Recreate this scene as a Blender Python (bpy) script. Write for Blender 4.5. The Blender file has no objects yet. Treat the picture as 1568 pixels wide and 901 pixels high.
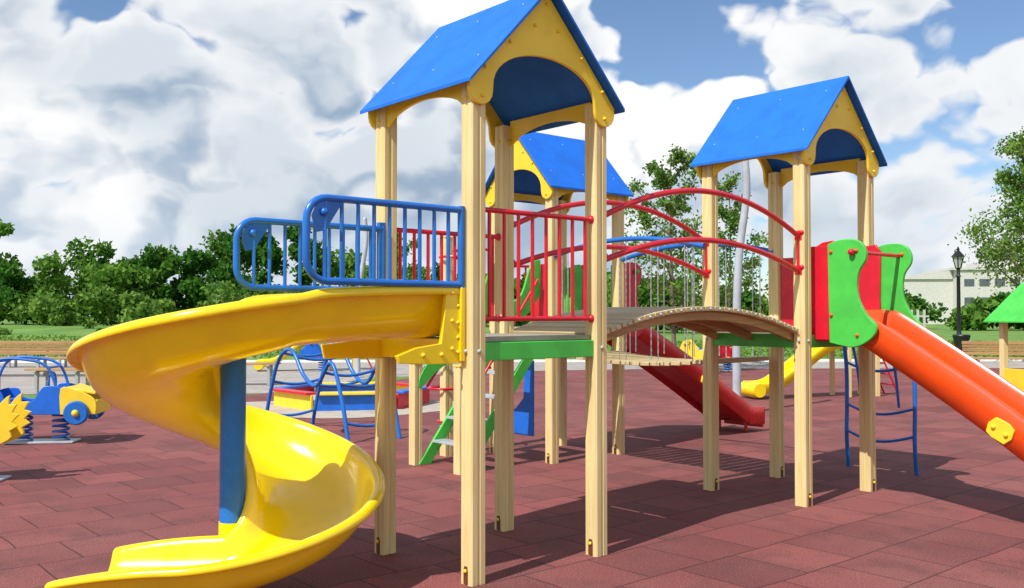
import bpy, bmesh, math, random
import numpy as np
from mathutils import Vector, Matrix
random.seed(7); rng=np.random.default_rng(11)
scene=bpy.context.scene
scene.view_settings.view_transform='Standard'
try: scene.view_settings.look='None'
except Exception: pass
scene.view_settings.exposure=0
ANG=math.radians(40.5)
CU,SU=math.cos(ANG),math.sin(ANG)
O=(-0.21,5.12)
def W2(u,v): return (O[0]+u*CU-v*SU, O[1]+u*SU+v*CU)

# ------------------------------------------------------------------ materials
def newmat(name):
    m=bpy.data.materials.new(name); m.use_nodes=True
    nt=m.node_tree; b=nt.nodes['Principled BSDF']
    return m,nt,b
def N(nt,t,**k):
    n=nt.nodes.new(t)
    for a,b in k.items():
        if hasattr(n,a): setattr(n,a,b)
        else: n.inputs[a].default_value=b
    return n
def L(nt,a,b): nt.links.new(a,b)
def mixc(nt,fac,a,b,blend='MIX'):
    n=nt.nodes.new('ShaderNodeMix'); n.data_type='RGBA'; n.blend_type=blend
    for s,val in ((0,fac),(6,a),(7,b)):
        if hasattr(val,'is_linked') or hasattr(val,'links'): nt.links.new(val,n.inputs[s])
        else:
            n.inputs[s].default_value = val if s==0 else (tuple(val)+(1,) if len(val)==3 else val)
    return n.outputs[2]
def mrange(nt,val,a,b,c=0,d=1,smooth=True):
    n=nt.nodes.new('ShaderNodeMapRange'); n.interpolation_type='SMOOTHSTEP' if smooth else 'LINEAR'
    nt.links.new(val,n.inputs[0]); n.inputs[1].default_value=a;n.inputs[2].default_value=b;n.inputs[3].default_value=c;n.inputs[4].default_value=d
    return n.outputs[0]
def noise(nt,scale,detail=4,rough=.5,vec=None,dist=0):
    n=N(nt,'ShaderNodeTexNoise'); n.inputs['Scale'].default_value=scale;n.inputs['Detail'].default_value=detail
    n.inputs['Roughness'].default_value=rough; n.inputs['Distortion'].default_value=dist
    if vec is not None: L(nt,vec,n.inputs['Vector'])
    return n.outputs[0]
def pos(nt): return N(nt,'ShaderNodeNewGeometry').outputs['Position']
def paint(name,col,rough=.38,coat=0.0,var=.12,dirt=.10):
    m,nt,b=newmat(name); p=pos(nt)
    n1=noise(nt,4.5,3,.65,p)
    f=mrange(nt,n1,.35,.7)
    dark=tuple(c*(1-var*1.6) for c in col)
    c1=mixc(nt,f,col,dark)
    f2=mrange(nt,noise(nt,30,2,.7,p),.58,.78,0,dirt)
    c2=mixc(nt,f2,c1,(.33,.28,.22))
    L(nt,c2,b.inputs['Base Color'])
    r=mrange(nt,n1,.3,.7,rough-.07,rough+.10,False); L(nt,r,b.inputs['Roughness'])
    b.inputs['Coat Weight'].default_value=coat; b.inputs['Coat Roughness'].default_value=.15
    return m
M={}
M['blue']=paint('blue_paint',(.010,.15,.68),.4)
M['roof']=paint('blue_roof_panel',(.001,.15,.70),.7,0,.10,.04)
M['tubeblue']=paint('blue_tube_paint',(.012,.16,.60),.32)
M['yellow']=paint('yellow_panel',(.92,.64,.03),.45,0,.06,.05)
M['slide_y']=paint('yellow_slide_plastic',(.95,.68,.005),.16,.4,.05,.02)
M['red']=paint('red_paint',(.70,.008,.03),.3)
M['orange']=paint('orange_slide_plastic',(.90,.080,.008),.26,.2,.08,.04)
M['redslide']=paint('red_slide_plastic',(.64,.02,.02),.3,0,.1)
M['green']=paint('green_panel',(.07,.58,.07),.42)
M['grey']=paint('grey_metal',(.46,.50,.55),.35)
M['deck']=paint('deck_plywood',(.38,.35,.27),.6,0,.2,.3)
M['brown']=paint('brown_bracket',(.14,.045,.014),.5)
M['black']=paint('black_iron',(.012,.012,.014),.45)
M['sand']=paint('sand',(.50,.44,.36),.95,0,.15,.3)
M['glass']=paint('lamp_glass',(.5,.5,.48),.2)
m=M['chain']=paint('chain_steel',(.6,.6,.62),.3); m.node_tree.nodes['Principled BSDF'].inputs['Metallic'].default_value=.7

def wood(name,c1,c2,along='Z',rand=.0,rough=.6):
    m,nt,b=newmat(name); tc=N(nt,'ShaderNodeTexCoord'); mp=N(nt,'ShaderNodeMapping')
    L(nt,tc.outputs['Object'],mp.inputs['Vector'])
    s={'Z':(28,28,1.2),'Y':(28,1.2,28),'X':(1.2,28,28)}[along]
    mp.inputs['Scale'].default_value=s
    g=N(nt,'ShaderNodeNewGeometry').outputs['Random Per Island']
    n1=noise(nt,1.6,4,.65,mp.outputs[0],.4)
    f=mrange(nt,n1,.33,.68)
    col=mixc(nt,f,c1,c2)
    big=mrange(nt,noise(nt,1.7,1,.5,tc.outputs['Object']),.4,.68,0,.3)
    col=mixc(nt,big,col,tuple(c*.8 for c in c2))
    if rand:
        r=mrange(nt,g,0,1,0,rand,False); col=mixc(nt,r,col,tuple(c*.45 for c in c2))
    L(nt,col,b.inputs['Base Color']); b.inputs['Roughness'].default_value=rough
    return m
M['post']=wood('cream_timber',(.83,.68,.34),(.70,.53,.23),'Z',.06)
M['plankY']=wood('bridge_timber',(.72,.58,.32),(.56,.42,.20),'Y',.4)
M['plankX']=wood('bench_timber',(.54,.33,.14),(.38,.21,.08),'X',.5)

def rubber():
    m,nt,b=newmat('rubber_tiles'); p=pos(nt); mp=N(nt,'ShaderNodeMapping'); mp.inputs['Rotation'].default_value=(0,0,-ANG)
    L(nt,p,mp.inputs['Vector'])
    wob=N(nt,'ShaderNodeTexNoise'); wob.inputs['Scale'].default_value=1.6; wob.inputs['Detail'].default_value=1; L(nt,mp.outputs[0],wob.inputs['Vector'])
    va=N(nt,'ShaderNodeVectorMath',operation='MULTIPLY_ADD'); L(nt,wob.outputs['Color'],va.inputs[0]); va.inputs[1].default_value=(.045,.045,0); L(nt,mp.outputs[0],va.inputs[2])
    br=N(nt,'ShaderNodeTexBrick'); L(nt,va.outputs[0],br.inputs['Vector'])
    br.inputs['Scale'].default_value=1; br.inputs['Brick Width'].default_value=.5; br.inputs['Row Height'].default_value=.5
    br.inputs['Mortar Size'].default_value=.006; br.inputs['Mortar Smooth'].default_value=.4; br.inputs['Bias'].default_value=0
    br.offset=.5
    br.inputs['Color1'].default_value=(.33,.092,.086,1); br.inputs['Color2'].default_value=(.17,.048,.050,1); br.inputs['Mortar'].default_value=(.06,.022,.022,1)
    c=mixc(nt,mrange(nt,noise(nt,.6,3,.6,p),.38,.72,0,.7),br.outputs['Color'],(.30,.115,.102))
    c=mixc(nt,mrange(nt,noise(nt,2.3,5,.7,p),.46,.70,0,.7),c,(.13,.055,.053))
    gr=noise(nt,110,1,.8,p)
    c=mixc(nt,mrange(nt,gr,.35,.7,0,.65),c,(.105,.029,.029))
    c=mixc(nt,mrange(nt,gr,.40,.30,0,.6),c,(.48,.24,.21))
    c=mixc(nt,mrange(nt,br.outputs['Fac'],.0,1,0,.88),c,(.045,.018,.018))
    L(nt,c,b.inputs['Base Color']); b.inputs['Roughness'].default_value=.85; b.inputs['Specular IOR Level'].default_value=.3
    return m
def grassmat():
    m,nt,b=newmat('grass'); p=pos(nt)
    c=mixc(nt,mrange(nt,noise(nt,.35,4,.65,p),.35,.65),(.085,.21,.022),(.18,.31,.045))
    c=mixc(nt,mrange(nt,noise(nt,5,4,.8,p),.45,.7,0,.6),c,(.05,.12,.018))
    L(nt,c,b.inputs['Base Color']); b.inputs['Roughness'].default_value=.9
    return m
def pavemat():
    m,nt,b=newmat('pavement_slabs'); p=pos(nt)
    br=N(nt,'ShaderNodeTexBrick'); L(nt,p,br.inputs['Vector']); br.inputs['Scale'].default_value=1
    br.inputs['Brick Width'].default_value=.6; br.inputs['Row Height'].default_value=.3; br.inputs['Mortar Size'].default_value=.01
    br.inputs['Color1'].default_value=(.44,.40,.37,1); br.inputs['Color2'].default_value=(.37,.34,.31,1); br.inputs['Mortar'].default_value=(.2,.19,.17,1)
    c=mixc(nt,mrange(nt,noise(nt,1.2,4,.7,p),.35,.7,0,.7),br.outputs['Color'],(.30,.26,.22))
    L(nt,c,b.inputs['Base Color']); b.inputs['Roughness'].default_value=.9; return m
def leafmat(name,a,bc,d,sc=.6):
    m,nt,b=newmat(name); p=pos(nt)
    r=N(nt,'ShaderNodeNewGeometry').outputs['Random Per Island']
    c=mixc(nt,mrange(nt,noise(nt,sc,1,.6,p),.40,.60),a,bc)
    c=mixc(nt,mrange(nt,r,0,1,0,.7,False),c,d)
    df=N(nt,'ShaderNodeBsdfDiffuse'); L(nt,c,df.inputs['Color'])
    tr=N(nt,'ShaderNodeBsdfTranslucent'); L(nt,c,tr.inputs['Color'])
    mx=N(nt,'ShaderNodeMixShader'); mx.inputs[0].default_value=.35
    L(nt,df.outputs[0],mx.inputs[1]); L(nt,tr.outputs[0],mx.inputs[2])
    nt.nodes.remove(b)
    L(nt,mx.outputs[0],nt.nodes['Material Output'].inputs['Surface']); return m
M['rubber']=rubber(); M['grass']=grassmat(); M['pave']=pavemat()
M['leafd']=leafmat('dark_foliage',(.06,.19,.025),(.19,.36,.055),(.05,.13,.022),.18)
M['leafl']=leafmat('light_foliage',(.14,.29,.045),(.25,.39,.08),(.09,.18,.04),.7)
M['bark']=wood('bark',(.20,.16,.12),(.11,.085,.065),'Z',0,.9)
M['concrete']=paint('concrete_wall',(.62,.60,.56),.9,0,.10,.2)
M['concrete2']=paint('roof_felt',(.40,.40,.40),.9,0,.15,.3)
M['window']=paint('window_glass',(.10,.12,.14),.15)
M['white']=paint('white_paint',(.55,.55,.52),.5)

# ------------------------------------------------------------------ mesh builder
def empty(name,loc=(0,0,0),rz=0):
    e=bpy.data.objects.new(name,None); e.location=loc if len(loc)==3 else (loc[0],loc[1],0); e.rotation_euler=(0,0,rz)
    e.empty_display_size=.2; scene.collection.objects.link(e); return e
class MB:
    def __init__(s): s.v=[]; s.f=[]
    def add(s,v,f):
        o=len(s.v); s.v+= [tuple(x) for x in v]; s.f+=[tuple(i+o for i in q) for q in f]; return s
    def box(s,c,d,rz=0,R=None):
        hx,hy,hz=d[0]/2,d[1]/2,d[2]/2
        pts=[Vector((x,y,z)) for x in(-hx,hx) for y in(-hy,hy) for z in(-hz,hz)]
        R=R or Matrix.Rotation(rz,3,'Z'); c=Vector(c)
        pts=[R@p+c for p in pts]
        return s.add(pts,[(0,1,3,2),(4,6,7,5),(0,4,5,1),(2,3,7,6),(0,2,6,4),(1,5,7,3)])
    def prism(s,pts,o,ex,ey,ez,th):
        o,ex,ey,ez=map(Vector,(o,ex,ey,ez)); n=len(pts)
        a=[o+ex*p[0]+ey*p[1] for p in pts]; b=[q+ez*th for q in a]
        return s.add(a+b,[tuple(range(n-1,-1,-1)),tuple(range(n,2*n))]+[(i,(i+1)%n,n+(i+1)%n,n+i) for i in range(n)])
    def tube(s,path,r,n=10,closed=False):
        P=[Vector(p) for p in path]; m=len(P); V=[];F=[]
        T=[]
        for i in range(m):
            if closed: t=P[(i+1)%m]-P[i-1]
            else: t=P[min(i+1,m-1)]-P[max(i-1,0)]
            T.append(t.normalized())
        up=Vector((0,0,1)) if abs(T[0].z)<.9 else Vector((1,0,0))
        x=T[0].cross(up).normalized()
        for i in range(m):
            x=(x-T[i]*x.dot(T[i])).normalized(); y=T[i].cross(x)
            rr=r[i] if isinstance(r,(list,tuple)) else r
            for k in range(n):
                a=2*math.pi*k/n; V.append(P[i]+(x*math.cos(a)+y*math.sin(a))*rr)
        for i in range(m if closed else m-1):
            j=(i+1)%m
            for k in range(n): F.append((i*n+k,i*n+(k+1)%n,j*n+(k+1)%n,j*n+k))
        if not closed: F.append(tuple(range(n-1,-1,-1))); F.append(tuple((m-1)*n+k for k in range(n)))
        return s.add(V,F)
    def lathe(s,prof,c,n=16,axis=2):
        V=[];F=[];m=len(prof)
        for r,z in prof:
            for k in range(n):
                a=2*math.pi*k/n; p=[r*math.cos(a),r*math.sin(a),z]
                if axis==0:p=[p[2],p[0],p[1]]
                if axis==1:p=[p[0],p[2],p[1]]
                V.append((c[0]+p[0],c[1]+p[1],c[2]+p[2]))
        for i in range(m-1):
            for k in range(n): F.append((i*n+k,i*n+(k+1)%n,(i+1)*n+(k+1)%n,(i+1)*n+k))
        F.append(tuple(range(n-1,-1,-1)));F.append(tuple((m-1)*n+k for k in range(n)))
        return s.add(V,F)
    def ball(s,c,r,n=10):
        return s.lathe([(max(r*math.sin(math.pi*i/8),r*.02),-r*math.cos(math.pi*i/8)) for i in range(9)],c,n)
    def done(s,name,parent,mat,bev=0,solid=0,smooth=True,recalc=True):
        me=bpy.data.meshes.new(name); me.from_pydata(s.v,[],s.f)
        if recalc:
            bm=bmesh.new(); bm.from_mesh(me); bmesh.ops.recalc_face_normals(bm,faces=bm.faces); bm.to_mesh(me); bm.free()
        if smooth:
            me.polygons.foreach_set('use_smooth',[True]*len(me.polygons)); me.set_sharp_from_angle(angle=math.radians(38))
        me.materials.append(M[mat] if isinstance(mat,str) else mat); me.update()
        ob=bpy.data.objects.new(name,me); scene.collection.objects.link(ob)
        if parent: ob.parent=parent
        if solid:
            md=ob.modifiers.new('thick','SOLIDIFY'); md.thickness=solid; md.offset=0
        if bev:
            md=ob.modifiers.new('bevel','BEVEL'); md.width=bev; md.segments=2; md.limit_method='ANGLE'; md.angle_limit=math.radians(50)
        return ob
def smoothpath(pts,k=6):
    P=[Vector(p) for p in pts]; out=[]
    for i in range(len(P)-1):
        p0=P[max(i-1,0)];p1=P[i];p2=P[i+1];p3=P[min(i+2,len(P)-1)]
        for j in range(k):
            t=j/k
            out.append(.5*((2*p1)+(p2-p0)*t+(2*p0-5*p1+4*p2-p3)*t*t+(3*p1-p0-3*p2+p3)*t**3))
    out.append(P[-1]); return out

# ------------------------------------------------------------------ tower
TW,TD=.95,.87
EAVE,RIDGE=2.71,3.35
def postprof(h=.05,c=.008,g=.011,d=.006):
    side=[(-h+c,-h),(-g,-h),(-g*.4,-h+d),(g*.4,-h+d),(g,-h),(h-c,-h)]
    out=[]
    for k in range(4):
        a=k*math.pi/2
        out+=[(x*math.cos(a)-y*math.sin(a),x*math.sin(a)+y*math.cos(a)) for x,y in side]
    return out
def rail_panel(root,name,p0,p1,zt,zb,n,mat='red',r=.015):
    mb=MB(); p0=Vector(p0);p1=Vector(p1)
    mb.tube([(p0.x,p0.y,zt),(p1.x,p1.y,zt)],r); mb.tube([(p0.x,p0.y,zb),(p1.x,p1.y,zb)],r)
    for i in range(n):
        t=(i+.5)/n; q=p0.lerp(p1,t); mb.tube([(q.x,q.y,zb),(q.x,q.y,zt)],r*.72,8)
    for p in(p0,p1):
        for z in(zt,zb): mb.ball((p.x,p.y,z),r*1.7)
    mb.done(name,root,mat)
def tower(ou,ov,ridge='v',fside=(-1,0)):
    root=empty('play_tower',W2(ou,ov),ANG)
    corners=[(0,0),(TW,0),(0,TD),(TW,TD)]
    for k,(x,y) in enumerate(corners):
        MB().prism(postprof(),(x,y,0),(1,0,0),(0,1,0),(0,0,1),2.735).done('post_%d'%(k+1),root,'post')
    fb=MB(); fy=MB()
    for x,y in corners:
        dx,dy=fside
        pts=[(-.018,0),(.018,0),(.018,.07),(.012,.095),(-.012,.095),(-.018,.07)]
        ex=(-dy,dx,0)
        fb.prism(pts,(x+dx*.0485,y+dy*.0485,.004),ex,(0,0,1),(dx,dy,0),.004)
        fy.ball((x+dx*.054,y+dy*.054,.075),.011)
        for dx,dy in((-1,0),(0,-1)):
            fy.ball((x+dx*.052,y+dy*.052,2.63),.010)
    fb.done('foot_brackets',root,'brown'); fy.done('bolt_caps',root,'yellow')
    g=MB()
    for x,y in corners:
        for dx,dy in((-1,0),(0,-1)): g.ball((x+dx*.051,y+dy*.051,1.255),.012)
    g.done('deck_bolts',root,'grey')
    MB().box((TW/2,TD/2,1.315),(TW+.0,TD+.0,.026)).done('deck',root,'deck',.004)
    b=MB()
    b.box((TW/2,-.012,1.25),(TW-.104,.035,.10)); b.box((TW/2,TD+.012,1.25),(TW-.104,.035,.10))
    b.box((-.012,TD/2,1.25),(.035,TD-.104,.10)); b.box((TW+.012,TD/2,1.25),(.035,TD-.104,.10))
    b.done('deck_beams',root,'green',.004)
    if ridge=='v': A,B=TW,TD; ex,eb=Vector((1,0,0)),Vector((0,1,0))
    else: A,B=TD,TW; ex,eb=Vector((0,1,0)),Vector((1,0,0))
    oh=.125; sl=(RIDGE-EAVE)/(A/2+oh); th=.022
    zr=lambda a: RIDGE-abs(a-A/2)*sl
    chev=[(-oh,EAVE),(A/2,RIDGE),(A+oh,EAVE),(A+oh,EAVE-th),(A/2,RIDGE-th*1.3),(-oh,EAVE-th)]
    MB().prism(chev,eb*(-.13),ex,(0,0,1),eb,B+.24).done('roof',root,'roof',.004)
    pts=[]
    r=.083; cz=2.675
    pts.append((-.088,zr(-.088)-th-.012))
    for i in range(9):
        a=math.pi+math.pi*i/8; pts.append((-.005+r*math.cos(a),cz+r*math.sin(a)))
    e0,e1=-.005+r,A+.005-r
    for i in range(1,20):
        a=math.pi-math.pi*i/20; pts.append((A/2+(e1-e0)/2*math.cos(a),cz+.02+.235*math.sin(a)**.9))
    for i in range(9):
        a=math.pi+math.pi*i/8; pts.append((A+.005+r*math.cos(a),cz+r*math.sin(a)))
    pts.append((A+.088,zr(A+.088)-th-.012)); pts.append((A/2,RIDGE-th-.02))
    for nm,b0 in(('gable_front',-.0745),('gable_back',B+.0525)):
        MB().prism(pts,eb*b0,ex,(0,0,1),eb,.022).done(nm,root,'yellow',.003)
    ap=[]
    for i in range(0,15):
        t=i/14; ap.append((.052+(B-.104)*t,2.60+.10*math.sin(math.pi*t)**.6))
    ap=[(.052,2.766)]+ap+[(B-.052,2.766)]
    ms=MB()
    for a0 in(-.03,A+.01): ms.prism(ap,ex*a0,eb,(0,0,1),ex,.02)
    ms.done('side_aprons',root,'yellow')
    bo=MB()
    for a,z in((.0,2.64),(A,2.64),(.02,2.80),(A-.02,2.80),(.2,2.97),(A-.2,2.97),(A/2-.09,3.10),(A/2+.09,3.10),(A/2,3.24)):
        c=ex*a+eb*(-.078); bo.ball((c.x,c.y,z),.011)
    bo.done('gable_bolts',root,'yellow')
    sc=MB()
    for sgn in(-1,1):
        for q in(.12,.5,.88):
            for w in(.2,.8):
                a=A/2+sgn*w*(A/2+oh*.6); c=ex*a+eb*(-.13+(B+.24)*q); sc.ball((c.x,c.y,zr(a)+.001),.006,6)
    sc.done('roof_screws',root,'grey')
    return root
t1=tower(0,0,'v'); t3=tower(3.2,0,'v',(0,-1)); t2=tower(3.15,2.76,'u')
rail_panel(t1,'front_railing',(.05,-.01),(.90,-.01),2.03,1.43,8)
rail_panel(t1,'back_railing',(.05,TD+.0),(.90,TD+.0),1.98,1.43,8)
rail_panel(t2,'back_railing',(.05,TD),(.90,TD),1.98,1.43,8)
MB().box((TW,TD-.17,1.65),(.03,.22,.62)).done('side_panel',t3,'red',.006)
MB().box((.0,.18,1.65),(.03,.2,.62)).done('side_panel',t2,'red',.006)
MB().prism([(-.02,.25),(.42,.25),(.44,.40),(.38,.52),(.25,.50),(.12,.62),(.10,.95),(-.02,1.0)],(-.07,.2,0),(0,1,0),(0,0,1),(-1,0,0),.025).done('nook_panel',t2,'blue',.004)

# ------------------------------------------------------------------ arched bridge
br=empty('arched_bridge',W2(TW,0),ANG)
Lb=3.2-TW
arc=lambda t,z0,h: z0+h*4*t*(1-t)
pl=MB(); npl=21
for i in range(npl):
    t=(i+.5)/npl; x=.03+(Lb-.06)*t; sl=.17*4*(1-2*t)/Lb
    R=Matrix.Rotation(-math.atan(sl),3,'Y')
    pl.box((x,TD/2,arc(t,1.325,.17)),(.096,TD-.01,.032),R=R)
pl.done('planks',br,'plankY',.004)
bm_=MB()
for y in(.06,TD/2,TD-.10):
    top=[(.02+(Lb-.04)*i/24,arc(i/24,1.305,.17)) for i in range(25)]; bot=[(x,z-.06) for x,z in reversed(top)]
    bm_.prism(top+bot,(0,y,0),(1,0,0),(0,0,1),(0,1,0),.04)
bm_.done('arch_beams',br,'plankX',.003)
sc=MB()
for i in range(npl):
    t=(i+.5)/npl; x=.03+(Lb-.06)*t; sc.ball((x,-.0,arc(t,1.325,.17)),.009,6)
sc.done('plank_bolts',br,'grey')
rl=MB()
for y in(0,TD):
    for z0,h in((2.03,.27),(1.765,.2)):
        rl.tube([(-.0+Lb*i/28,y-.0,arc(i/28,z0,h)) for i in range(29)],.0195,12)
        for x in(.05,Lb-.05): rl.box((x,y,z0+.03),(.012,.06,.07)); rl.ball((x,y-.03,z0+.05),.018)
    for x in (.055,Lb-.055): rl.tube([(x,y,1.80),(x,y,2.06)],.012)
rl.done('handrails',br,'red')

# ------------------------------------------------------------------ hanging bridge with chains
hb=empty('hanging_chain_bridge',W2(3.15,TD),ANG)
Lh=2.76-TD
pl=MB(); n=16
for i in range(n):
    t=(i+.5)/n; pl.box((TW/2+.02,Lh*t,1.07-.06*4*t*(1-t)),(TW-.14,.10,.035))
pl.done('planks',hb,wood('hanging_bridge_timber',(.72,.58,.32),(.56,.42,.20),'X',.4),.004)
bb=MB(); ch=MB()
for x in(.0,TW+.02):
    bb.tube([(x,Lh*i/20,arc(i/20,2.02,.12)) for i in range(21)],.022)
    for k in range(5):
        for d in(-.04,.04):
            y=Lh*(k+.5)/5+d; t=y/Lh; zt=arc(t,2.02,.12); z=zt; j=0
            while z>1.08:
                ch.box((x,y,z-.02),(.010 if j%2 else .003,.003 if j%2 else .010,.034)); z-=.032; j+=1
bb.done('top_tubes',hb,'tubeblue'); ch.done('chains',hb,'chain',smooth=False)

# ------------------------------------------------------------------ spiral slide
ss=empty('spiral_slide',W2(0,0),ANG)
px,pv=-1.0,.83; RC=.42; AE=402
key=[(-1,1.335),(0,1.285),(60,1.14),(130,.91),(220,.57),(310,.255),(350,.155),(402,.065)]
def bedz(a):
    return float(np.interp(a,[k[0] for k in key],[k[1] for k in key]))
path=[];
for i in range(12):
    x=.0-(.0-px)*i/12; path.append((Vector((x,pv-RC,0)),1.325-.035*(i/12)**2,Vector((0,-1,0)),1.0,0))
raw=[]
for a in np.arange(0,AE+1,6):
    th=math.radians(-90-a); n_=Vector((math.cos(th),math.sin(th),0))
    z=sum(bedz(max(a+d,0)) for d in(-20,-10,0,10,20))/5
    raw.append((Vector((px,pv,0))+n_*RC,z,n_,1-.20*max(0,(a-200)/190),a))
path+=raw
th=math.radians(-90-AE); n_=Vector((math.cos(th),math.sin(th),0)); tan=Vector((math.sin(th),-math.cos(th),0)); end=raw[-1]
for i in range(1,11):
    path.append((end[0]+tan*.060*i,end[1]-.012*(i/10),n_,.79-.22*(i/10)**2,AE))
prof=[(-.345,.225),(-.345,.25),(-.325,.262),(-.30,.25),(-.285,.17),(-.25,.075),(-.18,.02),(-.08,0),(.06,0),(.17,.02),(.25,.07),(.305,.15),(.33,.245),(.345,.275),(.372,.283),(.395,.27),(.395,.235)]
V=[];F=[];m_=len(prof)
for i,(c,z,nn,s,a) in enumerate(path):
    for (l,h) in prof:
        V.append((c.x+nn.x*l,c.y+nn.y*l,z+h*s))
for i in range(len(path)-1):
    for k in range(m_-1): F.append((i*m_+k,(i+1)*m_+k,(i+1)*m_+k+1,i*m_+k+1))
mb=MB(); mb.add(V,F); ob=mb.done('chute',ss,'slide_y',solid=.014)
ob.data.polygons.foreach_set('use_smooth',[True]*len(ob.data.polygons))
for e in ob.data.edges: e.use_edge_sharp=False
sd=ob.modifiers.new('sub','SUBSURF'); sd.levels=1; sd.render_levels=1
MB().tube([(px,pv,.0),(px,pv,1.33)],.068,24).done('support_pole',ss,'tubeblue')
MB().lathe([(.075,0),(.09,.01),(.09,.03),(.075,.12),(.072,.34)],(px,pv,0),24).done('pole_sleeve',ss,'slide_y')
pts=[(-.0,1.20),(.84,1.20),(.84,1.60),(.78,1.62),(.75,1.60),(.73,1.40),(.62,1.32),(.2,1.32),(.09,1.40),(.07,1.60),(.04,1.62),(0,1.60)]
MB().prism(pts,(-.085,0,0),(0,1,0),(0,0,1),(1,0,0),.03).done('mouth_flange',ss,'slide_y',.006)
MB().prism([(0,1.19),(.0,1.61),(-.10,1.62),(-.14,1.3),(-.3,1.28),(-.42,1.24),(-.40,1.20),(-.2,1.19)],(-.06,.02,0),(1,0,0),(0,0,1),(0,1,0),.03).prism([(0,1.19),(.0,1.32),(-.42,1.28),(-.40,1.20)],(-.06,.79,0),(1,0,0),(0,0,1),(0,1,0),.03).done('mouth_side_plates',ss,'slide_y',.004)
bt=MB()
for z in(1.25,1.33,1.41,1.5,1.58): bt.ball((-.09,.02,z),.011)
for z in (1.27,1.42,1.57): bt.ball((-.13,.015,z),.011)
for x in(-.2,-.32): bt.ball((x,.015,1.24),.012)
bt.done('flange_bolts',ss,'yellow')
def guard(name,y,x0,x1,zb,zt,par):
    r=.11; pts=[(x0,y,zb),(x1+r,y,zb)]
    c=(x1+r,zb+r)
    for i in range(1,7): a=-math.pi/2-math.pi/2*i/6; pts.append((c[0]+r*math.cos(a),y,c[1]+r*math.sin(a)))
    c=(x1+r,zt-r)
    for i in range(0,7): a=math.pi-math.pi/2*i/6; pts.append((c[0]+r*math.cos(a),y,c[1]+r*math.sin(a)))
    pts.append((x0,y,zt))
    mb=MB().tube(pts,.0185,12)
    x=x1+.10
    while x<x0-.03:
        mb.tube([(x,y,zb),(x,y,zt)],.0105,8); x+=.093
    mb.tube([(x0+.0,y,zb-.02),(x0+.0,y,zt+.02)],.02,10)
    mb.prism([(x1+.03,zt-.09),(x1+.06,zt-.02),(x1+.13,zt-.005),(x1+.20,zt-.01),(x1+.10,zt-.16),(x1+.05,zt-.17)],(0,y-.006,0),(1,0,0),(0,0,1),(0,1,0),.012)
    mb.done(name,par,'tubeblue')
    MB().ball((x1+.09,y-.012,zt-.07),.02).done(name+'_cap',par,'tubeblue')
guard('guard_rail_near',.02,-.07,-1.0,1.615,2.02,ss)
guard('guard_rail_far',.80,-.07,-1.0,1.60,1.97,ss)
MB().box((-.08,.80,1.78),(.05,.03,.46)).done('rail_bracket_plate',ss,'tubeblue',.004)

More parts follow.
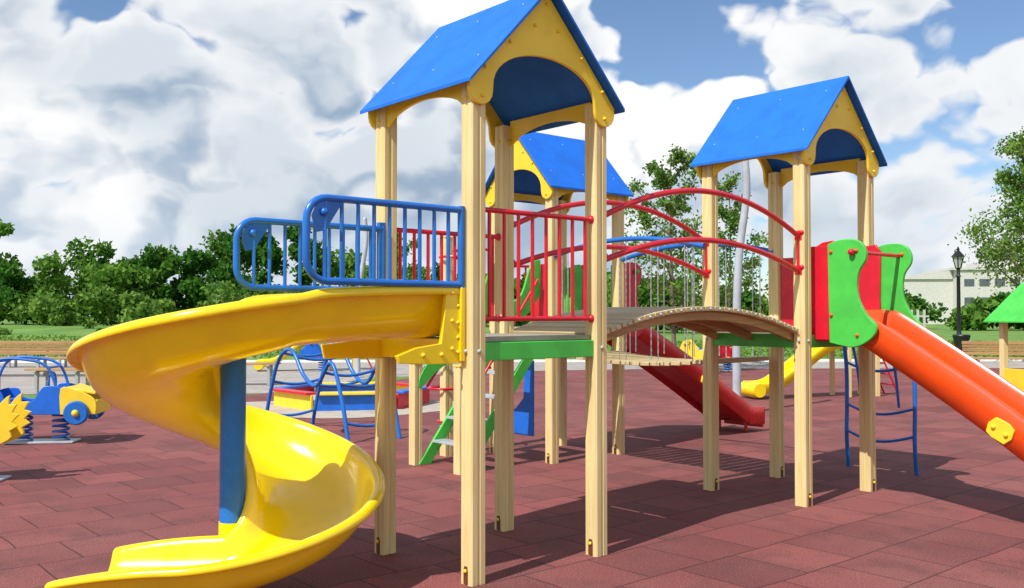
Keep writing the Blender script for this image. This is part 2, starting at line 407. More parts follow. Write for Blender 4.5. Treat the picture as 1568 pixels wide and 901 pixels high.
# ------------------------------------------------------------------ straight slides
def straight_slide(name,loc,rz,run,mat,cheek,col2,z_end=.16):
    r=empty(name,loc,rz)
    pth=smoothpath([(0,1.33),(.22,1.33),(.36,1.27),(.36+(run-.8)*.5,.78),(run-.45,.25),(run-.28,z_end+.02),(run,z_end)],6)
    prof=[(-.30,-.05),(-.30,.13),(-.29,.155),(-.265,.155),(-.25,.13),(-.24,.03),(-.21,.0),(.21,.0),(.24,.03),(.25,.13),(.265,.155),(.29,.155),(.30,.13),(.30,-.05)]
    V=[];F=[];m=len(prof)
    for i,p in enumerate(pth):
        a=pth[max(i-1,0)];b=pth[min(i+1,len(pth)-1)]; t=Vector((b.x-a.x,b.y-a.y)).normalized(); nx,nz=-t.y,t.x
        for l,h in prof: V.append((p.x+nx*h,l,p.y+nz*h))
    for i in range(len(pth)-1):
        for k in range(m-1): F.append((i*m+k,i*m+k+1,(i+1)*m+k+1,(i+1)*m+k))
    MB().add(V,F).done('chute',r,mat,solid=.014)
    MB().box((run-.02,0,z_end-.03),(.05,.58,.12)).tube([(run-.25,-.2,0),(run-.25,-.2,z_end)],.02).tube([(run-.25,.2,0),(run-.25,.2,z_end)],.02).done('foot',r,mat,.01)
    gp=smoothpath([(.10,1.24),(.30,1.21),(.44,1.28),(.48,1.37),(.40,1.46),(.335,1.60),(.34,1.76),(.40,1.86),(.395,1.95),(.33,2.01),(.20,2.02),(.09,1.99)],4)
    rp=[(-.03,1.25),(.13,1.25),(.16,1.30),(.15,1.6),(.16,1.96),(.12,2.02),(.03,2.01),(-.03,1.98)]
    g=MB();rr=MB();bt=MB();hl=MB()
    for y0,sg in((-.36,1),(.33,-1)):
        g.prism([(q.x,q.y) for q in gp],(0,y0,0),(1,0,0),(0,0,1),(0,1,0),.03)
        rr.prism(rp,(-.0,y0+.0305*sg if sg>0 else y0-.0245,0),(1,0,0),(0,0,1),(0,1,0),.024)
        yb=y0-.004 if sg>0 else y0-.004
        for x,z in((.12,1.45),(.12,1.93),(.33,1.93),(.33,1.30)): bt.ball((x,yb,z),.014)
        rr.box((.02,y0+.015,1.62),(.16,.026,.72))
    g.done('side_cheeks',r,cheek,.006); rr.done('cheek_backing',r,col2,.005)
    rr=MB().tube([(.30,-.38,1.92),(.30,.38,1.92)],.016); rr.ball((.30,-.385,1.92),.026); rr.ball((.30,.385,1.92),.026); rr.done('grab_bar',r,col2)
    bt.done('cheek_bolts',r,'orange')
    s=.36+(run-.8)*.62; z=float(np.interp(s,[p.x for p in pth],[p.y for p in pth]))
    c=MB()
    for y in(-.325,.305):
        hexa=[(-.09,.0),(-.07,.06),(-.02,.07),(.02,.075),(.07,.06),(.09,-.0),(.07,-.06),(.02,-.065),(-.02,-.07),(-.07,-.06)]
        c.prism(hexa,(s,y,z+.03),(.82,0,-.57),(.57,0,.82),(0,1,0),.02)
        for q in(-.04,.04): c.ball((s+q,y-.004 if y<0 else y+.024,z+.03-q*.6),.016)
    c.done('side_clamps',r,'yellow',.004)
    return r
x,y=W2(3.2+.475,-.055); straight_slide('straight_slide',(x,y,0),ANG-math.pi/2,2.35,'orange','green','red')
x,y=W2(3.15+TW+.055,2.76+TD/2); straight_slide('straight_slide',(x,y,0),ANG,2.75,'redslide','red','green',.14)

# ------------------------------------------------------------------ arched climber on right tower
ac=empty('arched_tube_climber',W2(3.2+TW+.05,0),ANG)
prof_c=[(0,1.88),(.30,1.90),(.62,1.72),(.86,1.38),(.96,1.0),(.97,.6),(.96,.3),(.99,0)]
sp=smoothpath([(a,b,0) for a,b in prof_c],6)
mb=MB()
for y in(.10,.77): mb.tube([(p.x,y,p.y) for p in sp],.019,10)
for k in(5,12,18,24,30,35):
    p=sp[k]; mb.tube([(p.x-.05*math.sin(math.pi*i/10),.10+.67*i/10,p.y-.07*math.sin(math.pi*i/10)) for i in range(11)],.013,8)
for y in(.25,.62): mb.tube([(p.x-.10*math.sin(math.pi*min(1,i/30)),y,p.y-.1*math.sin(math.pi*min(1,i/30))) for i,p in enumerate(sp[:31])],.013,8)
mb.done('tubes',ac,'tubeblue')
# ------------------------------------------------------------------ stairs to rear tower
x,y=W2(3.15-.05,2.76+TD/2); st=empty('ladder_stairs',(x,y,0),ANG+math.pi)
Ls=1.0
g=MB()
for yy in(-.33,.30):
    g.prism([(0,1.32),(Ls+.02,.0),(Ls-.12,.0),(-.0,1.14)],(0,yy,0),(1,0,0),(0,0,1),(0,1,0),.03)
    hr=smoothpath([(0,2.0),(.12,1.95),(.25,1.65),(.45,1.52),(.62,1.22),(.85,1.05),(Ls,.86),(Ls,.74),(.80,.90),(.55,1.05),(.38,1.35),(.18,1.45),(0,1.65)],4)
    g.prism([(q.x,q.y) for q in hr],(0,yy,0),(1,0,0),(0,0,1),(0,1,0),.025)
g.done('stringers',st,'green',.004)
s_=MB()
for i in range(5):
    z=.22+.22*i; s_.box((Ls-.06-Ls*z/1.32+.02,0,z),(.15,.58,.025))
s_.done('treads',st,'grey',.003)
p=MB()
for yy in(-.36,.36): p.prism(postprof(),(Ls+.02,yy,0),(1,0,0),(0,1,0),(0,0,1),.98)
p.done('handrail_posts',st,'post')
c=MB()
for yy in(-.36,.36): c.box((Ls+.02,yy,.985),(.11,.11,.015))
c.done('post_caps',st,'yellow',.003)
MB().tube([(.1,-.34,.9),(.5,-.34,1.25),(.9,-.34,.75)],.014).tube([(.05,.34,1.8),(.5,.34,1.2),(.95,.34,.6)],.014).done('red_grab_tubes',st,'red')
rc=empty('ring_climbing_pole',(-.68,9.75,0),ANG)
MB().prism(postprof(),(0,0,0),(1,0,0),(0,1,0),(0,0,1),2.25).done('post',rc,'post')
MB().box((0,0,2.257),(.11,.11,.015)).done('post_cap',rc,'yellow',.003)
mb=MB()
for k in range(6):
    z=.35+.34*k; a0=k*1.1
    mb.tube([(.17*math.cos(a)+.10*math.cos(a0),.17*math.sin(a)+.10*math.sin(a0),z) for a in [i*math.pi/10 for i in range(20)]],.013,8,True)
mb.tube([(0,0,2.1),(.45,.0,2.18),(.95,-.02,2.02)],.015)
mb.done('rings',rc,'red')

# ------------------------------------------------------------------ blue climber left
cl=empty('ladder_climber',(-2.25,11.6,0),math.radians(-48))
mb=MB()
sp=smoothpath([(-1.0,0,0),(-.85,.45,0),(-.62,.9,0),(-.3,1.02,0),(0,.72,0),(.3,.62,0),(.62,.9,0),(.85,.5,0),(1.0,0,0)],6)
for y in(-.35,.35): mb.tube([(p.x,y,p.y) for p in sp],.024,10)
for k in(3,8,14,20,27,33,40,45): 
    p=sp[k]; mb.tube([(p.x,-.35+.7*i/8,p.y-.05*math.sin(math.pi*i/8)) for i in range(9)],.018,8)
mb.done('tubes',cl,'tubeblue')

# ------------------------------------------------------------------ S-curved steel pole(s)
def steel(x,y,h,lean):
    r=empty('curved_steel_pole',(x,y,0))
    sp=smoothpath([(0,0,0),(0,0,h*.35),(lean*.3,0,h*.6),(lean*1.2,0,h*.85),(lean,0,h)],6)
    MB().tube(sp,[.062-.012*i/len(sp) for i in range(len(sp))],14).done('shaft',r,'grey')
    MB().lathe([(.13,0),(.13,.02),(.07,.03),(.065,.10)],(0,0,0),16).done('base_flange',r,'grey')
    MB().ball((lean,0,h),.05).done('cap',r,'grey')
steel(3.27,13.7,3.8,.13); steel(-3.6,22,3.7,.15)

# ------------------------------------------------------------------ sandbox
sb=empty('sandbox',(-2.6,15.4,0),.2)
hexp=[(1.25*math.cos(math.pi/3*i),1.25*math.sin(math.pi/3*i)) for i in range(6)]
cols=['red','yellow','blue','red','yellow','blue']
for i in range(6):
    a=Vector(hexp[i]);b=Vector(hexp[(i+1)%6]); mid=(a+b)/2; ang=math.atan2((b-a).y,(b-a).x)
    MB().box((mid.x,mid.y,.12),(1.19,.04,.24),rz=ang).done('side_board_%d'%(i+1),sb,cols[(i+1)%6],.005)
    MB().box((mid.x,mid.y,.262),(1.16,.2,.035),rz=ang).done('seat_board_%d'%(i+1),sb,cols[i],.005)
MB().prism([(x*.97,y*.97) for x,y in hexp],(0,0,.01),(1,0,0),(0,1,0),(0,0,1),.12).done('sand_fill',sb,'sand')

# ------------------------------------------------------------------ benches
def bench(x,y,rz,ln,back=True):
    r=empty('wooden_bench',(x,y,0),rz)
    s=MB()
    for k in range(4): s.box((0,-.20+.12*k,.44),(ln,.095,.035))
    if back:
        for k in range(4):
            s.box((0,.26+.025*k,.54+.085*k),(ln,.03,.072))
    s.done('slats',r,'plankX',.004)
    l=MB(); n=max(2,int(ln/1.4)+1)
    for i in range(n):
        xx=-ln/2+.2+(ln-.4)*i/(n-1)
        l.box((xx,-.02,.41),(.06,.46,.03)); l.box((xx,-.17,.2),(.06,.06,.4)); l.box((xx,.18,.2),(.06,.06,.4))
        if back: l.box((xx,.315,.62),(.05,.03,.46),R=Matrix.Rotation(-.28,3,'X'))
    l.done('frame',r,'concrete2',.004)
bench(-11.9,22.3,.02,4.9); bench(-5.6,19.6,.1,1.5,False); bench(-8.4,17.6,-.1,1.2,False)
bench(12.0,22.0,-.15,2.6); bench(10.2,24.5,-.1,2.2,False)
bench(-12.5,26.2,0,6,False)

# ------------------------------------------------------------------ spring riders
def coil(mb,c,r,h,turns=5,w=.014):
    n=turns*16; mb.tube([(c[0]+r*math.cos(2*math.pi*i/16),c[1]+r*math.sin(2*math.pi*i/16),c[2]+h*i/n) for i in range(n+1)],w,7)
def car_rider(x,y,rz):
    r=empty('car_spring_rider',(x,y,0),rz)
    body=smoothpath([(-.62,.34),(-.62,.52),(-.52,.60),(-.36,.60),(-.30,.50),(-.05,.48),(.05,.60),(.12,.66),(.28,.64),(.34,.56),(.36,.34)],3)
    hood=smoothpath([(.28,.34),(.28,.63),(.42,.62),(.58,.56),(.66,.48),(.66,.34)],3)
    b=MB();h=MB()
    for yy in(-.26,.235):
        b.prism([(q.x,q.y) for q in body],(0,yy,0),(1,0,0),(0,0,1),(0,1,0),.025)
        h.prism([(q.x,q.y) for q in hood],(0,yy-.013 if yy<0 else yy+.013,0),(1,0,0),(0,0,1),(0,1,0),.025)
        h.prism([(-.60,.36),(-.60,.48),(-.1,.42),(-.1,.36)],(0,yy-.013 if yy<0 else yy+.013,0),(1,0,0),(0,0,1),(0,1,0),.025)
    b.box((-.1,0,.36),(1.0,.46,.03)); h.box((.47,0,.60),(.34,.46,.025),R=Matrix.Rotation(.18,3,'Y')); h.box((.655,0,.42),(.025,.5,.16))
    b.box((-.42,0,.48),(.25,.44,.04)); b.box((-.56,0,.62),(.03,.44,.26))
    b.done('side_panels',r,'blue',.006); h.done('hood_and_bumper',r,'yellow',.006)
    w=MB();hb_=MB()
    for xx in(-.42,.46):
        for yy in(-.30,.30):
            w.lathe([(.02,-.035),(.12,-.035),(.135,-.015),(.135,.015),(.12,.035),(.02,.035)],(xx,yy,.36),20,1)
            hb_.ball((xx,yy*1.12,.36),.04)
    w.done('wheels',r,'tubeblue'); hb_.done('hubs',r,'yellow')
    t=MB()
    for yy in(-.2,.2): t.tube(smoothpath([(.22,yy,.6),(.12,yy,.86),(-.1,yy,.95),(-.45,yy,.93),(-.6,yy,.6)],6),.016,8)
    t.tube([(.12,-.2,.86),(.12,.2,.86)],.014,8).tube([(-.45,-.2,.93),(-.45,.2,.93)],.014,8)
    t.tube([(.10+.0,.12*math.cos(a),.68+.12*math.sin(a)) for a in [i*math.pi/8 for i in range(16)]],.012,7,True)
    t.done('roll_bars_and_wheel',r,'tubeblue')
    s=MB(); coil(s,(-.2,0,.03),.085,.31); coil(s,(.2,0,.03),.085,.31); s.done('springs',r,'tubeblue')
    MB().box((0,0,.015),(.75,.3,.02)).done('base_plate',r,'grey',.003)
car_rider(-5.35,10.75,.12)
out=smoothpath([(-.5,.34),(-.55,.52),(-.42,.66),(-.36,.80),(-.22,.84),(-.12,.72),(-.02,.62),(.12,.60),(.20,.70),(.27,.76),(.26,.68),(.33,.68),(.29,.61),(.35,.59),(.29,.53),(.34,.49),(.27,.45),(.29,.40),(.2,.34),(0,.29),(-.3,.29)],2)
def animal(x,y,rz,mat,seat='red'):
    r=empty('animal_spring_rider',(x,y,0),rz)
    b=MB()
    for yy in(-.14,.115): b.prism([(q.x,q.y) for q in out],(0,yy,0),(1,0,0),(0,0,1),(0,1,0),.025)
    b.done('side_panels',r,mat,.005)
    MB().box((-.02,0,.60),(.3,.24,.04)).tube([(-.2,-.25,.74),(-.2,.25,.74)],.014).tube([(-.1,-.25,.36),(-.1,.25,.36)],.014).done('seat_and_handle',r,seat,.004)
    s=MB(); coil(s,(0,0,.02),.09,.30); s.done('spring',r,'tubeblue'); MB().box((0,0,.012),(.34,.34,.018)).done('base_plate',r,'grey',.003)
    MB().ball((-.3,-.15,.72),.03).done('eye',r,'black')
animal(-4.62,8.25,.1,'yellow'); animal(5.6,24.5,.4,'red','yellow'); animal(4.6,23.2,-.5,'yellow','blue'); animal(-4.9,24.3,.3,'blue','red')

# ------------------------------------------------------------------ small yellow slides
def small_slide(x,y,rz,sc=1):
    r=empty('toddler_slide',(x,y,0),rz); r.scale=(sc,sc,sc)
    pth=smoothpath([(0,.16),(.35,.18),(.7,.38),(1.3,.78),(1.6,.92),(1.85,.93)],6)
    prof=[(-.27,-.05),(-.27,.11),(-.25,.13),(-.22,.11),(-.2,.02),(.2,.02),(.22,.11),(.25,.13),(.27,.11),(.27,-.05)]
    V=[];F=[];m=len(prof)
    for p in pth:
        for l,h in prof: V.append((p.x,l,p.y+h))
    for i in range(len(pth)-1):
        for k in range(m-1): F.append((i*m+k,i*m+k+1,(i+1)*m+k+1,(i+1)*m+k))
    MB().add(V,F).done('chute',r,'slide_y',solid=.02)
    MB().lathe([(.02,-.29),(.12,-.29),(.14,-.2),(.14,.2),(.12,.29),(.02,.29)],(.02,0,.16),16,1).done('roll_end',r,'slide_y')
    p=MB()
    for yy in(-.25,.25):
        for xx in(1.85,2.45): p.box((xx,yy,.75),(.07,.07,1.5))
    p.done('posts',r,'post',.003)
    MB().box((2.15,0,.93),(.62,.5,.03)).done('deck',r,'deck')
    l=MB()
    for i in range(4): l.tube([(2.5+.12*(3-i),-.2,.2+.2*i),(2.5+.12*(3-i),.2,.2+.2*i)],.015)
    for yy in(-.2,.2): l.tube([(2.95,yy,0),(2.48,yy,.95)],.018)
    l.done('ladder',r,'red')
    pn=MB()
    for yy in(-.29,.27): pn.box((2.15,yy,1.2),(.5,.02,.4))
    pn.done('panels',r,'green',.004)
small_slide(4.15,16.4,.28,.98); small_slide(-6.6,24.5,.2,1)

# ------------------------------------------------------------------ playhouse right
ph=empty('playhouse',(8.28,14.4,0),.25)
p=MB()
for xx in(-.5,.5):
    for yy in(-.45,.45): p.box((xx,yy,.72),(.09,.09,1.44))
p.done('posts',ph,'post',.005)
rf=[(-.72,1.36),(0,1.96),(.72,1.36),(.72,1.335),(0,1.93),(-.72,1.335)]
MB().prism(rf,(0,-.62,0),(1,0,0),(0,0,1),(0,1,0),1.24).done('roof',ph,'green',.004)
gb=[(-.58,1.38),(0,1.86),(.58,1.38),(.45,1.34),(.3,1.42),(0,1.5),(-.3,1.42),(-.45,1.34)]
MB().prism(gb,(0,-.52,0),(1,0,0),(0,0,1),(0,1,0),.02).prism(gb,(0,.50,0),(1,0,0),(0,0,1),(0,1,0),.02).done('gables',ph,'yellow')
sd_=[(-.56,.05),(.56,.05),(.6,.3),(.52,.6),(.3,.66),(0,.55),(-.3,.66),(-.52,.6),(-.6,.3)]
MB().prism(sd_,(0,-.52,0),(1,0,0),(0,0,1),(0,1,0),.025).box((-.53,0,.35),(.025,.86,.55)).box((.53,0,.35),(.025,.86,.55)).done('walls',ph,'yellow',.005)
MB().box((0,-.56,.60),(.9,.14,.03)).box((0,-.54,.36),(.5,.02,.04)).done('counter',ph,'orange',.004)
MB().box((0,-.1,.34),(.9,.3,.03)).done('seat',ph,'orange',.004)

# ------------------------------------------------------------------ street lamp, bin
lp=empty('street_lamp',(17.1,36,0))
MB().lathe([(.22,0),(.22,.15),(.16,.2),(.15,.55),(.10,.62),(.075,.9),(.065,2.9),(.095,2.95),(.065,3.0),(.06,3.2),(.12,3.26)],(0,0,0),16).done('post',lp,'black')
MB().lathe([(.10,3.27),(.21,3.68)],(0,0,0),6).done('lantern_glass',lp,'glass',smooth=False)
f=MB().lathe([(.28,3.685),(.24,3.73),(.10,3.88),(.055,3.92),(.055,3.96),(.02,4.08)],(0,0,0),6)
for k in range(6):
    a=math.pi/3*k; f.tube([(.105*math.cos(a),.105*math.sin(a),3.27),(.215*math.cos(a),.215*math.sin(a),3.69)],.02,6)
f.done('lantern_frame',lp,'black')
bn=empty('litter_bin',(16.0,33.5,0))
MB().lathe([(.18,0),(.20,.04),(.20,.1),(.27,.6),(.30,.72),(.28,.76),(.24,.74)],(0,0,0),18).done('bin_body',bn,'black')

# ------------------------------------------------------------------ building
bd=empty('industrial_building',(75,155,0),-.1)
MB().box((5,0,4.3),(18,14,8.6)).box((-10,2,3.6),(14,14,7.2)).box((22,-2,3.2),(22,12,6.4)).done('walls',bd,'concrete')
MB().prism([(-4.6,8.6),(14.6,8.6),(14.6,9.0),(-4.6,9.0)],(0,-7.3,0),(1,0,0),(0,0,1),(0,1,0),14.6).box((4,0,9.5),(6,6,1)).box((22,-2,6.55),(22.4,12.4,.3)).prism([(-17.3,7.22),(-4.1,7.22),(-4.1,8.6)],(0,-5.3,0),(1,0,0),(0,0,1),(0,1,0),14).done('roof',bd,'concrete')
w=MB()
for i in range(7): w.box((-2.2+2.3*i,-7.02,6.6),(1.5,.1,1.1)); w.box((-2.2+2.3*i,-7.02,3.6),(1.5,.1,1.3))
for i in range(8): w.box((13+2.5*i,-8.02,4.4),(1.7,.1,1.3))
w.done('windows',bd,'window')

# fence
fn=empty('picket_fence',(17.1,43,0),-.1)
m1=MB()
for i in range(7): m1.box((-.0+.28*i,0,.85),(.11,.03,1.7))
m1.box((.9,.03,.4),(2.0,.04,.08)).box((.9,.03,1.4),(2.0,.04,.08)); m1.done('pickets',fn,'white')

# ------------------------------------------------------------------ ground
def sheet(name,poly,z,mat):
    me=bpy.data.meshes.new(name); me.from_pydata([(x,y,z) for x,y in poly],[],[tuple(range(len(poly)))]); me.materials.append(M[mat])
    o=bpy.data.objects.new(name,me); scene.collection.objects.link(o); return o
sheet('grass_ground',[(-900,-900),(900,-900),(900,900),(-900,900)],-.012,'grass')
sheet('pavement_path',[(-60,15),(-4.6,17.5),(-3.2,22),(3,25),(60,27),(60,31),(-60,27)],-.004,'pave')
sheet('rubber_playground_surface',[(-60,-12),(60,-12),(60,27.5),(4,25.5),(-1.5,24),(-3.2,19.5),(-5,16.8),(-9.5,15.2),(-60,14)],.0,'rubber')
sheet('sand_patch',[(-2.6+2.0*math.cos(a)*(1+.15*math.sin(3*a)),14.9+1.5*math.sin(a)*(1+.12*math.cos(4*a))) for a in [i*math.pi/16 for i in range(32)]],.004,'sand')
k=MB(); k.tube([(-60,27.1,.0),(60,31.1,.0)],.08,4); k.done('path_kerb',None,'concrete')
nx_,ny_=50,22; V=[];F=[]
def bankz(x,y):
    t=min(max((y-34)/34,0),1); t=t*t*(3-2*t); s=min(max((14-x)/22,0),1); s=s*s*(3-2*s)
    return -.03+.72*t*s+.02*math.sin(x*.7+y*.3)*t
for j in range(ny_+1):
    for i in range(nx_+1):
        x=-150+170*i/nx_; y=33+110*(j/ny_)**1.3; V.append((x,y,bankz(x,y)))
for j in range(ny_):
    for i in range(nx_): a=j*(nx_+1)+i; F.append((a,a+1,a+nx_+2,a+nx_+1))
MB().add(V,F).done('lawn_bank',None,'grass')

# ------------------------------------------------------------------ foliage
def leaves(name,C,S,mat,parent=None):
    n=len(C); C=np.asarray(C,dtype=np.float64); S=np.asarray(S).reshape(-1,1)
    a=rng.normal(size=(n,3)); a/=np.linalg.norm(a,axis=1)[:,None]
    b=rng.normal(size=(n,3)); b-=a*np.sum(a*b,1)[:,None]; b/=np.linalg.norm(b,axis=1)[:,None]
    V=np.stack([C-a*S,C-b*S*.6,C+a*S,C+b*S*.6],1).reshape(-1,3)
    me=bpy.data.meshes.new(name); me.vertices.add(4*n); me.vertices.foreach_set('co',V.ravel())
    me.loops.add(4*n); me.loops.foreach_set('vertex_index',np.arange(4*n)); me.polygons.add(n)
    me.polygons.foreach_set('loop_start',np.arange(0,4*n,4)); me.polygons.foreach_set('loop_total',np.full(n,4))
    me.update(calc_edges=True); me.materials.append(M[mat])
    o=bpy.data.objects.new(name,me); scene.collection.objects.link(o)
    if parent:o.parent=parent
    return o
def lobes(c,R,H,z0,nl,per,size,dens=1):
    P=[];S=[]
    for _ in range(nl):
        a=random.uniform(0,2*math.pi); t=random.random(); rr=R*math.sqrt(random.random())*(1-.55*t)
        cc=np.array([c[0]+rr*math.cos(a),c[1]+rr*math.sin(a),z0+(H-z0)*(.1+.8*t)])
        lr=R*random.uniform(.25,.5)*(1-.3*t)
        d=rng.normal(size=(per,3)); d/=np.linalg.norm(d,axis=1)[:,None]
        rad=lr*(rng.random((per,1))**.35)*(1+.18*rng.normal(size=(per,1)))
        P.append(cc+d*rad*np.array([1,1,.8])); S.append(size*rng.uniform(.6,1.3,per))
    return np.concatenate(P),np.concatenate(S)
P=[];S=[]
def addtree(x,y,R,H,z0=.3,nl=12,per=210,size=.2):
    p,s=lobes((x,y),R,H,z0,nl,per,size); k=p[:,2]>0; P.append(p[k]);S.append(s[k])
K=1.5
xs=np.array([-34,-28,-26.8,-25.3,-24,-22.6,-20.5,-18,-16.5,-14.5,-12.5,-10,-7,-3,2,8])*K
hs=np.array([6.2,6.9,4.2,5.4,6.2,4.5,4.9,5.6,7.6,8.2,7.6,5.8,4.9,4.4,3.8,3.5])*K-.7
x=-36.0*K
while x<9*K:
    h=float(np.interp(x,xs,hs))*random.uniform(.80,1.05); addtree(x,78+random.uniform(-3.5,4),random.uniform(2.4,3.9),h,.9,15,190,.24)
    x+=random.uniform(1.6,2.7)
leaves('background_trees',np.concatenate(P),np.concatenate(S),'leafd')
P=[];S=[]
x=-52
while x<10:
    addtree(x,71+random.uniform(-4,3),random.uniform(1.6,3.0),random.uniform(1.6,4.3),.8,9,150,.2); x+=random.uniform(2.2,5.0)
leaves('hedge_bushes',np.concatenate(P),np.concatenate(S),'leafl')
P=[];S=[]
x=8
while x<85:
    addtree(x,95+random.uniform(-6,6),random.uniform(2.5,4),random.uniform(2.6,4.4) if x<55 else random.uniform(2.4,4.0),.2,10,150,.34); x+=random.uniform(2.5,4.2)
leaves('distant_tree_line',np.concatenate(P),np.concatenate(S),'leafd')
P=[];S=[]
for _ in range(24):
    x=random.uniform(-40,-10); yy=random.uniform(46,62); bz=bankz(x,yy); addtree(x,yy,random.uniform(.4,1.1),bz+random.uniform(.3,1.0),bz+.02,5,80,.12)
leaves('shrubs',np.concatenate(P),np.concatenate(S),'leafl')
n=18000; gx=rng.uniform(-36,30,n); gy=rng.uniform(31.5,50,n); gz=np.array([max(bankz(a,b) if b>33 and a<20 else -.01,-.01) for a,b in zip(gx,gy)])
C=np.stack([gx,gy,gz+rng.uniform(0,.12,n)],1); leaves('grass_tufts',C,rng.uniform(.04,.11,n),'leafl')

def tree(name,x,y,H,R,crown0,nb,leafn,lsize,seed,mat='leafl',tr=.09):
    random.seed(seed); r=empty(name,(x,y,0))
    wood_=MB(); tips=[]
    lean=random.uniform(-.25,.25)
    tp=smoothpath([(0,0,-.05),(lean*.3,.05,H*.3),(lean*.8,-.05,H*.62),(lean*.6,0,H*.96)],6)
    wood_.tube(tp,[tr*(1-.88*i/(len(tp)-1)) for i in range(len(tp))],8)
    for k in range(nb):
        t=crown0+(1-crown0)*(k+.5)/nb*.98; q=tp[min(int(t*(len(tp)-1)),len(tp)-1)]
        a=k*2.4+random.uniform(-.4,.4); ln=R*(1.05-.75*((t-crown0)/(1-crown0))**1.3)*random.uniform(.65,1.15)
        up=random.uniform(.5,1.0)
        e=q+Vector((math.cos(a)*ln,math.sin(a)*ln,ln*up)); mid=q.lerp(e,.5)+Vector((0,0,-.08*ln))
        bp=smoothpath([q,mid,e],4); wood_.tube(bp,[tr*.32*(1-.8*i/(len(bp)-1)) for i in range(len(bp))],5)
        tips.append((e,ln*.36)); tips.append((mid,ln*.26))
        for j in range(5):
            s=bp[random.randint(3,len(bp)-1)]; b2=a+random.uniform(-1.2,1.2); l2=ln*random.uniform(.25,.5)
            e2=s+Vector((math.cos(b2)*l2,math.sin(b2)*l2,l2*random.uniform(.1,.9))); wood_.tube([s,e2],[tr*.1,tr*.03],4)
            tips.append((e2,l2*.55))
    wood_.done('trunk_and_branches',r,'bark')
    P=[];S=[]; per=leafn//len(tips)
    for e,rad in tips:
        k=max(6,int(per*random.uniform(.4,1.6))); rad=max(rad,.14)
        P.append(np.array(e)+rng.normal(size=(k,3))*rad*np.array([.62,.62,.55])); S.append(lsize*rng.uniform(.6,1.3,k))
    leaves('crown',np.concatenate(P),np.concatenate(S),mat,r)
tree('young_tree',4.15,24,5.7,1.3,.22,24,7000,.055,3,tr=.07)
tree('young_tree',6.1,26.5,5.4,1.0,.25,16,4300,.055,5,tr=.06)
tree('birch_tree',15.7,27.5,7.2,1.7,.28,34,19000,.06,9,tr=.12)
tree('birch_tree',17.9,30,6.4,2.0,.3,26,12000,.065,12,tr=.12)
tree('young_tree',-4.3,36,4.6,1.2,.25,16,4200,.07,21,'leafd',tr=.07)

# ------------------------------------------------------------------ world
EL,AZ=math.radians(50),math.radians(50)
sdir=Vector((-math.cos(AZ)*math.cos(EL),-math.sin(AZ)*math.cos(EL),math.sin(EL)))
w=bpy.data.worlds.new('World'); scene.world=w; w.use_nodes=True; nt=w.node_tree; nt.nodes.clear()
try:
    w.cycles.sampling_method='MANUAL'; w.cycles.sample_map_resolution=256
except Exception: pass
out_=N(nt,'ShaderNodeOutputWorld'); sky=N(nt,'ShaderNodeTexSky'); sky.sky_type='NISHITA'; sky.sun_disc=False
sky.sun_elevation=EL; sky.sun_rotation=math.atan2(sdir.x,sdir.y); sky.air_density=1.0; sky.dust_density=.2; sky.ozone_density=5
bg=N(nt,'ShaderNodeBackground'); bg.inputs[1].default_value=.13; L(nt,sky.outputs[0],bg.inputs[0])
tc=N(nt,'ShaderNodeTexCoord')
mp=N(nt,'ShaderNodeMapping'); L(nt,tc.outputs['Generated'],mp.inputs['Vector']); mp.inputs['Scale'].default_value=(1,1,1.35); mp.inputs['Location'].default_value=(.55,.3,.42)
def math_(op,a,b,c=None):
    n=N(nt,'ShaderNodeMath',operation=op)
    for i,v in enumerate((a,b,c)):
        if v is None: continue
        if isinstance(v,(int,float)): n.inputs[i].default_value=v
        else: L(nt,v,n.inputs[i])
    return n.outputs[0]
def puff(vec,sc):
    v=N(nt,'ShaderNodeTexVoronoi'); v.inputs['Scale'].default_value=sc; L(nt,vec,v.inputs['Vector'])
    d=v.outputs['Distance']; return math_('MULTIPLY',d,d)
wn=N(nt,'ShaderNodeTexNoise'); wn.inputs['Scale'].default_value=9; wn.inputs['Detail'].default_value=3; wn.inputs['Roughness'].default_value=.55; L(nt,mp.outputs[0],wn.inputs['Vector'])
wv=N(nt,'ShaderNodeVectorMath',operation='MULTIPLY_ADD'); L(nt,wn.outputs['Color'],wv.inputs[0]); wv.inputs[1].default_value=(.09,.09,.09); L(nt,mp.outputs[0],wv.inputs[2])
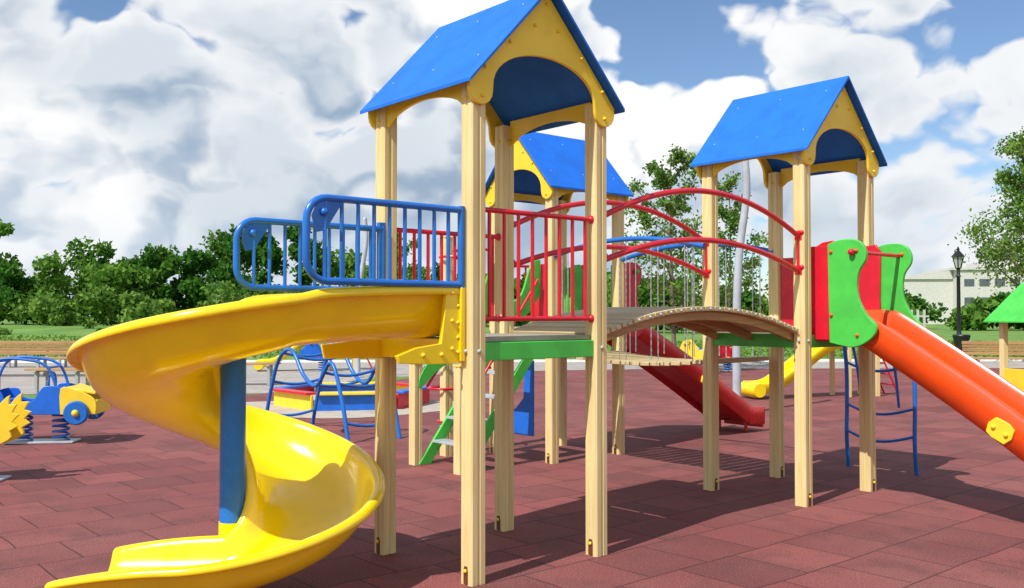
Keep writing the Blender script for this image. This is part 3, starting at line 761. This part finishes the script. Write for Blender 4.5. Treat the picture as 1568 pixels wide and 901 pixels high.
def cloud(vec):
    d=noise(nt,2.6,6,.5,vec)
    d=math_('MULTIPLY_ADD',puff(vec,6.0),-.22,d)
    return math_('MULTIPLY_ADD',puff(vec,13),-.15,d)
d0=cloud(wv.outputs[0])
off=N(nt,'ShaderNodeVectorMath',operation='ADD'); L(nt,wv.outputs[0],off.inputs[0]); off.inputs[1].default_value=(-.018,-.008,.036)
d1=cloud(off.outputs[0])
lit=mrange(nt,math_('SUBTRACT',d0,d1),-.05,.05)
mask=mrange(nt,d0,.285,.325)
soft=mrange(nt,noise(nt,2.4,2,.5,mp.outputs[0]),.45,.58)
shade=mixc(nt,soft,(.36,.48,.64),(.60,.70,.82))
bright=mixc(nt,soft,(.76,.83,.90),(1.15,1.14,1.13))
cc=mixc(nt,lit,shade,bright)
edge=mrange(nt,d0,.325,.41,.8,0)
cc=mixc(nt,edge,cc,(1.06,1.07,1.08))
sep=N(nt,'ShaderNodeSeparateXYZ'); L(nt,tc.outputs['Generated'],sep.inputs[0])
hz=mrange(nt,sep.outputs[2],0,.16,.5,0)
cc=mixc(nt,hz,cc,(.66,.78,.90))
bc=N(nt,'ShaderNodeBackground'); L(nt,cc,bc.inputs[0]); bc.inputs[1].default_value=.92
over=mrange(nt,sep.outputs[2],.45,.9,1,.2)
mx=N(nt,'ShaderNodeMixShader'); L(nt,math_('MULTIPLY',mask,over),mx.inputs[0]); L(nt,bg.outputs[0],mx.inputs[1]); L(nt,bc.outputs[0],mx.inputs[2]); L(nt,mx.outputs[0],out_.inputs[0])
# sun
sl_=bpy.data.lights.new('sun','SUN'); sl_.energy=5.0; sl_.angle=math.radians(.5); sl_.color=(1,.97,.91)
so=bpy.data.objects.new('sun',sl_); scene.collection.objects.link(so); so.rotation_euler=(-sdir).to_track_quat('-Z','Y').to_euler(); so.location=(-8,-8,14)
# camera
cd=bpy.data.cameras.new('camera'); cd.lens=33.06; cd.sensor_width=36; cd.clip_end=3000; cd.clip_start=.05
co=bpy.data.objects.new('camera',cd); scene.collection.objects.link(co); co.location=(0,0,1.45); co.rotation_euler=(math.radians(90+1.29),0,0)
scene.camera=co
